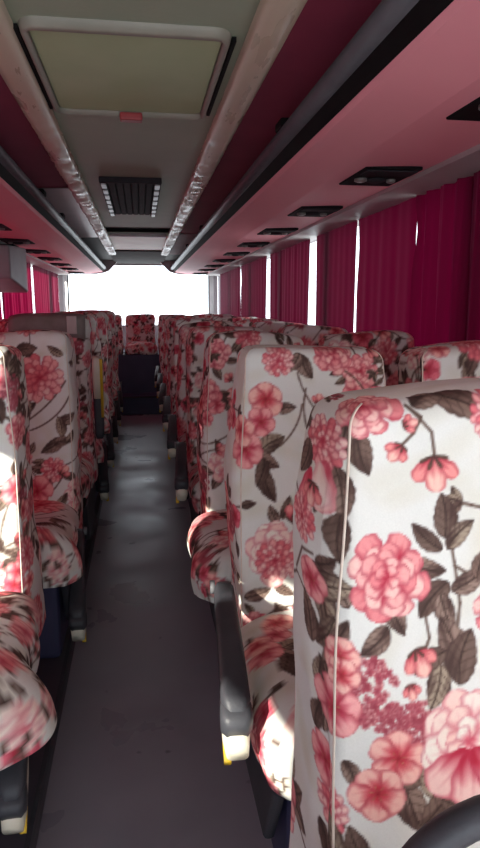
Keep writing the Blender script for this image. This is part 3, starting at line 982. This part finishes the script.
def lining_sec(s, dz=0, off=0):
    pts = [(.34, 1.925), (.50, 1.92), (.66, 1.905), (.80, 1.885), (.92, 1.855), (1.02, 1.815), (1.10, 1.765)]
    return [(s*(x-off), z-dz) for x, z in pts]
for s, nm in ((-1, 'left'), (1, 'right')):
    segs = [(Y0, 3.75, M['maroon'], 0), (3.75, 6.3, M['greyliner'], .004), (6.3, 9.55, M['gap'], 0)] if s < 0 else \
           [(Y0, 5.9, M['maroon'], 0), (5.9, 8.2, M['mauve'], .004), (8.2, 9.55, M['gap'], 0)]
    for i, (a, b, m, d) in enumerate(segs):
        struct(prism_y('ceiling_lining_'+nm, lining_sec(s, d), a, b, m, smooth=True, closed=False))
    # long film-wrapped rails between the centre panel and the racks
    bm = bmesh.new()
    prof = [(.262, 1.925), (.263, 1.900), (.268, 1.893), (.285, 1.889), (.325, 1.889), (.342, 1.893), (.347, 1.900), (.349, 1.93)]
    rg = random.Random(4+s)
    ny = 260
    rows = []
    yend = 8.0
    for k in range(ny+1):
        y = Y0+(yend-Y0)*k/ny
        cr = min(1, max(.03, (y-1.9)/1.2))       # the film is loose and crinkled further back
        rows.append([bm.verts.new((s*(x+cr*rg.uniform(-.004, .004)), y, z+cr*rg.uniform(-.006, .006)*(0 if j in (0, 7) else 1))) for j, (x, z) in enumerate(prof)])
    for k in range(ny):
        for j in range(7):
            bm.faces.new((rows[k][j], rows[k][j+1], rows[k+1][j+1], rows[k+1][j]))
    struct(bm_obj('trim_rail_'+nm, bm, M['rail'], smooth=True))
    # grey pelmet above the curtains
    struct(prism_y('trim_pelmet_'+nm, [(s*.965, 1.765), (s*.968, 1.738), (s*1.09, 1.736), (s*1.155, 1.73), (s*1.155, 1.765)], -1.5, 9.7, M['pelmet']))

# roof hatch
h = thing('roof_hatch', 'greenish roof hatch with raised rounded frame and red latch in the ceiling', 'roof hatch', (-.012, 1.94, ZC))
bm = bmesh.new()
def loop_y(cx, cy, hx, hy, r, z, n=5):
    return [(cx+a, cy+b, z) for a, b in rrect(hx, hy, r, n)]
o_, i_ = loop_y(0, 0, .240, .345, .045, 0), loop_y(0, 0, .222, .318, .03, 0)
L4 = [[bm.verts.new(v) for v in lp] for lp in (o_, [(x*.985, y*.985, -.018) for x, y, z in o_], [(x*1.03, y*1.02, -.022) for x, y, z in i_], [(x, y, -.006) for x, y, z in i_])]
for a, b in zip(L4[:-1], L4[1:]):
    for j in range(len(a)):
        bm.faces.new((a[j], a[(j+1) % len(a)], b[(j+1) % len(a)], b[j]))
bm_obj('frame', bm, M['hatchrim'], h, True)
bm = bmesh.new()
bm.faces.new([bm.verts.new((x*.985, y*.985, -.007)) for x, y, z in i_])
pn = bm_obj('panel', bm, M['hatch'], h)
md = pn.modifiers.new('t', 'SOLIDIFY'); md.thickness = .006
for s in (-1, 1):
    bm = bmesh.new()
    add_box(bm, s*.247-.005, s*.247+.005, -.30, .31, -.012, -.0005)
    bm_obj('seal', bm, M['black'], h)
box('latch', (-.036, .036, .298, .338, -.036, -.012), M['red'], h, bevel=.006)

# air grille further back
g = thing('air_grille', 'dark slatted air grille with shiny side strips in the ceiling behind the hatch', 'air vent', (-.03, 4.0, ZC))
bm = bmesh.new()
add_box(bm, -.138, .138, -.60, .60, -.012, 0)
bm_obj('backing', bm, M['black'], g)
for k in range(6):
    x = -.095+.038*k
    bm = bmesh.new()
    add_box(bm, x-.016, x+.016, -.57, .57, -.022, -.011)
    bm_obj('slat', bm, M['slat'], g, bevel=.004)
for s in (-1, 1):
    bm = bmesh.new()
    add_box(bm, s*.133-.018, s*.133+.018, -.60, .60, -.026, -.001)
    st = bm_obj('side_strip', bm, M['black'], g, bevel=.004)
    for k in range(7):
        bm = bmesh.new()
        y = -.52+.173*k
        add_box(bm, s*.133-.013, s*.133+.013, y-.06, y+.06, -.032, -.024)
        bm_obj('clip', bm, M['alu'], st, bevel=.003)
bm = bmesh.new()
add_box(bm, -.152, .152, -.62, -.59, -.028, 0)
bm_obj('end_bar', bm, M['slat'], g, bevel=.004)

# ------------------------------------------------------------------ luggage racks
def rack(s, nm, label, y0, y1, brackets, vents):
    rk = thing('luggage_rack', label, 'luggage rack', (s*.75, (y0+y1)/2, 1.745))
    inv = Matrix.Translation((-s*.75, -(y0+y1)/2, -1.745))
    def put(o):
        o.data.transform(inv)
        o.parent = rk
        return o
    xt = .462 if s > 0 else .474
    sec = [(.500, 1.772), (.515, 1.763), (.59, 1.754), (.672, 1.741), (.680, 1.741), (.96, 1.753), (.985, 1.755), (.985, 1.775), (.69, 1.765), (.515, 1.785)]
    put(prism_y('bottom_panel', [(s*x, z) for x, z in sec], y0, y1, M['pink'], ny=1))
    put(prism_y('under_lip', [(s*x, z) for x, z in ((.470, 1.803), (.489, 1.780), (.499, 1.771), (.516, 1.786), (.495, 1.82))], y0, y1, M['black']))
    bm = bmesh.new()
    add_sweep(bm, [(s*xt, y0, 1.822), (s*xt, y1, 1.822)], circ(.025, 18))
    put(bm_obj('lip_tube', bm, M['tube' if s > 0 else 'tube'], None, True))
    # end cap: curved plate closing the rack at the rear
    bm = bmesh.new()
    o1 = [(.30, 1.90), (.36, 1.84), (.42, 1.78), (.49, 1.755), (.60, 1.738), (.985, 1.738), (1.10, 1.76), (1.0, 1.84), (.7, 1.93), (.30, 1.93)]
    a = [bm.verts.new((s*x, y1+.001, z)) for x, z in o1]
    b = [bm.verts.new((s*x, y1+.05, z)) for x, z in o1]
    bm.faces.new(a[::-1]); bm.faces.new(b)
    for i in range(len(o1)):
        bm.faces.new((a[i], a[(i+1) % 10], b[(i+1) % 10], b[i]))
    put(bm_obj('end_cap', bm, M['pelmet'], None))
    for y in brackets:
        bm = bmesh.new()
        add_box(bm, s*xt-.022, s*xt+.022, y-.045, y+.045, 1.840, 1.868)
        put(bm_obj('bracket', bm, M['black'], None, bevel=.006))
    for y in vents:
        v = box('service_panel', tuple(sorted((s*.735, s*.93)))+(y-.15, y+.15, 1.738, 1.75), M['black'], None, bevel=.004)
        put(v)
        for dx, m_, r, n_ in ((.775, 'lamp', .022, 'reading_lamp'), (.885, 'lamp', .016, 'reading_lamp'), (.83, 'slat', .034, 'air_nozzle')):
            bm = bmesh.new()
            zz = 1.738
            add_sweep(bm, [(s*dx, y+.02, zz+.002), (s*dx, y+.02, zz-.008), (s*dx, y+.02, zz-.012)], circ(r, 12), scales=[1, 1, .6])
            c = bm_obj(n_, bm, M[m_], None, True)
            c.data.transform(inv)
            c.parent = v
        bm = bmesh.new()
        add_box(bm, *sorted((s*.745, s*.92)), y-.135, y-.06, 1.733, 1.739)
        c = bm_obj('speaker_grille', bm, M['slat'], None, bevel=.002)
        c.data.transform(inv)
        c.parent = v
    return rk
VY = [1.42+.86*k for k in range(10)]
rack(1, 'right', 'long pink underside luggage rack along the right side with dark grey lip tube', -1.5, 9.45, (2.12, 4.85, 6.3), [y for y in VY if y < 9.2])
rack(-1, 'left', 'long pink underside luggage rack along the left side above the hanging monitor', -1.5, 9.45, (3.5, 4.35), [y for y in VY if y < 9.2])

# ------------------------------------------------------------------ curtains
def curtain(s, y0, y1, label, group, seed, z0=.66, z1=1.737, x=1.115, waves=None, pinch=.0, amp=1, close=(0, 0)):
    rg = random.Random(seed)
    n = max(24, int((y1-y0)/.012))
    nz = 22
    ph = [rg.uniform(0, 6.28) for _ in range(4)]
    fr = waves or rg.uniform(7, 9)
    bm = bmesh.new()
    rows = []
    for j in range(nz+1):
        f = j/nz
        z = z0+(z1-z0)*f
        row = []
        for i in range(n+1):
            t = i/n
            y = y0+(y1-y0)*t
            e = math.sin(math.pi*min(1, max(0, (f-.1)/.9)))
            y += (0.5-t)*pinch*e
            cl = 1-math.exp(-((f-.86)/.13)**2)        # the gap only opens near the top
            y += (-close[0]*(1-t)**3+close[1]*t**3)*cl
            y += .012*math.sin(3*f+ph[2])*math.sin(y*4+ph[3])
            a = amp*.014*(.55+.45*math.sin(y*1.7+ph[1]))
            w = a*math.sin(y*2*math.pi*fr*.55+ph[0]+.5*math.sin(f*4+y*3))+amp*.006*math.sin(y*2*math.pi*fr*1.35+ph[1])
            row.append(bm.verts.new((s*(x+w*(1-.3*f)), y, z)))
        rows.append(row)
    for j in range(nz):
        for i in range(n):
            bm.faces.new((rows[j][i], rows[j][i+1], rows[j+1][i+1], rows[j+1][i]))
    o = bm_obj('curtain', bm, M['curtain'], None, True)
    org = Vector((s*x, (y0+y1)/2, z1))
    o.data.transform(Matrix.Translation(-org))
    o.location = org
    return tag(o, label, 'curtain', group)
RC = [(.10, 2.562, 'crimson curtain with vertical folds at the far right, nearest the camera', .0), (2.602, 3.295, 'flat dark crimson curtain second from the camera on the right', .0),
      (3.338, 4.125, 'flat dark crimson curtain between two bright slits on the right, third from camera', .02), (4.30, 5.63, 'crimson curtain beyond the widest bright window slit on the right', .0),
      (5.80, 7.24, 'narrow-looking crimson curtain second from the rear on the right wall', .02), (7.34, 9.2, 'rearmost crimson curtain on the right, beside the rear window', .0)]
for i, (a, b, lb, pn_) in enumerate(RC):
    curtain(1, a, b, lb, 'crimson curtains on the right windows', 11+i, pinch=pn_, amp=(1.2, .3, .2, .45, .7, .9)[i], waves=(15 if i == 0 else None),
            close=((0, .016), (.008, .032), (.006, .0), (0, 0), (0, .04), (.05, 0))[i])
LC = [(1.28, 2.812, 'crimson curtain on the left, first from the front'), (2.82, 4.512, 'crimson curtain on the left, second from the front'),
      (4.52, 5.62, 'dark crimson curtain at the left edge below the hanging monitor'), (5.72, 7.24, 'bright crimson curtain just right of the hanging monitor'),
      (7.32, 9.50, 'bright pinkish crimson curtain rearmost on the left, beside the rear window')]
for i, (a, b, lb) in enumerate(LC):
    curtain(-1, a, b, lb, 'crimson curtains on the left windows', 31+i)

# ------------------------------------------------------------------ hanging monitor on the left
tv = thing('hanging_monitor', 'grey box monitor hanging under the left luggage rack at the left edge', 'monitor', (-.965, 5.1, 1.30))
bm = bmesh.new()
A = [(-.11, .22, .10), (.115, .22, .10), (.115, .22, .435), (-.11, .22, .435)]
B = [(-.10, -.24, .19), (.075, -.24, .19), (.075, -.24, .42), (-.10, -.24, .42)]
va = [bm.verts.new(v) for v in A]
vb = [bm.verts.new(v) for v in B]
bm.faces.new(va); bm.faces.new(vb[::-1])
for i in range(4):
    bm.faces.new((va[i], va[(i+1) % 4], vb[(i+1) % 4], vb[i]))
bm_obj('housing', bm, M['tv'], tv, bevel=.012)
box('screen', (-.09, .095, .215, .226, .135, .40), M['screen'], tv)
box('mounting_bracket', (-.10, .08, -.10, .12, .415, .437), M['black'], tv)

# ------------------------------------------------------------------ padded handle in front of the nearest seat
bag = thing('travel_bag', 'thick curved dark grey handle of a bag standing on the nearest right seat', 'bag', (.300, .44, .615))
bm = bmesh.new()
add_sweep(bm, [(0, 0, 0), (0, 0, .02), (0, 0, .14), (0, 0, .17)], rrect(.098, .045, .05, 4), side=Vector((1, 0, 0)), scales=[.9, 1, 1, .8])
bm_obj('body', bm, M['black'], bag, True)
bm = bmesh.new()
pts = []
for k in range(25):
    a = math.pi*k/24
    pts.append((-.112*math.cos(a)*(1 if k not in (0, 24) else .8), 0, .13+.140*math.sin(a)**.8))
add_sweep(bm, pts, circ(.0150, 14), side=Vector((0, 1, 0)))
bm_obj('handle', bm, M['armdark'], bag, True)

# ------------------------------------------------------------------ light
w = bpy.data.worlds.new('sky')
S.world = w
w.use_nodes = True
nt = w.node_tree
bg = nt.nodes['Background']
tc = nt.nodes.new('ShaderNodeTexCoord')
sp = nt.nodes.new('ShaderNodeSeparateXYZ')
nt.links.new(tc.outputs['Generated'], sp.inputs[0])
mr = nt.nodes.new('ShaderNodeMapRange')
mr.inputs['From Min'].default_value = -1
mr.inputs['From Max'].default_value = 1
nt.links.new(sp.outputs['Z'], mr.inputs['Value'])
rp = nt.nodes.new('ShaderNodeValToRGB')
rp.color_ramp.elements[0].position = .0
rp.color_ramp.elements[0].color = (.92, .90, .87, 1)
rp.color_ramp.elements[1].position = .52
rp.color_ramp.elements[1].color = (.90, .96, 1.05, 1)
nt.links.new(mr.outputs[0], rp.inputs[0])
nt.links.new(rp.outputs[0], bg.inputs['Color'])
bg.inputs['Strength'].default_value = 3.4

sun = bpy.data.lights.new('sun', 'SUN')
sun.energy = 45
sun.angle = R(.6)
sun.color = (1, .93, .82)
so = bpy.data.objects.new('sun', sun)
COL.objects.link(so)
so.rotation_euler = Vector((.62, .62, -.36)).to_track_quat('-Z', 'Y').to_euler()
so.location = (-4, -3, 4)

def portal(loc, rot, sx, sy):
    l = bpy.data.lights.new('portal', 'AREA')
    l.shape = 'RECTANGLE'
    l.size, l.size_y = sx, sy
    l.cycles.is_portal = True
    o = bpy.data.objects.new('portal', l)
    COL.objects.link(o)
    o.location = loc
    o.rotation_euler = rot
portal((0, Y1+.08, (RW[2]+RW[3])/2), (R(-90), 0, 0), 2.12, .87)
portal((0, Y0-.08, 1.10), (R(90), 0, 0), 2.3, 1.6)

# ------------------------------------------------------------------ camera
cam = bpy.data.cameras.new('camera')
co = bpy.data.objects.new('camera', cam)
COL.objects.link(co)
cam.sensor_fit = 'VERTICAL'
cam.sensor_height = 36
cam.lens = 36*650/848
cam.clip_start = .02
co.location = (0, 0, 1.30)
co.rotation_euler = (R(90-10.289), 0, R(-8.608))
S.camera = co

S.view_settings.view_transform = 'Standard'
S.view_settings.look = 'None'
S.view_settings.gamma = 1
S.view_settings.exposure = .25
S.cycles.max_bounces = 10
S.cycles.diffuse_bounces = 6
S.cycles.transparent_max_bounces = 12
S.cycles.use_denoising = True
S.cycles.sample_clamp_indirect = 8
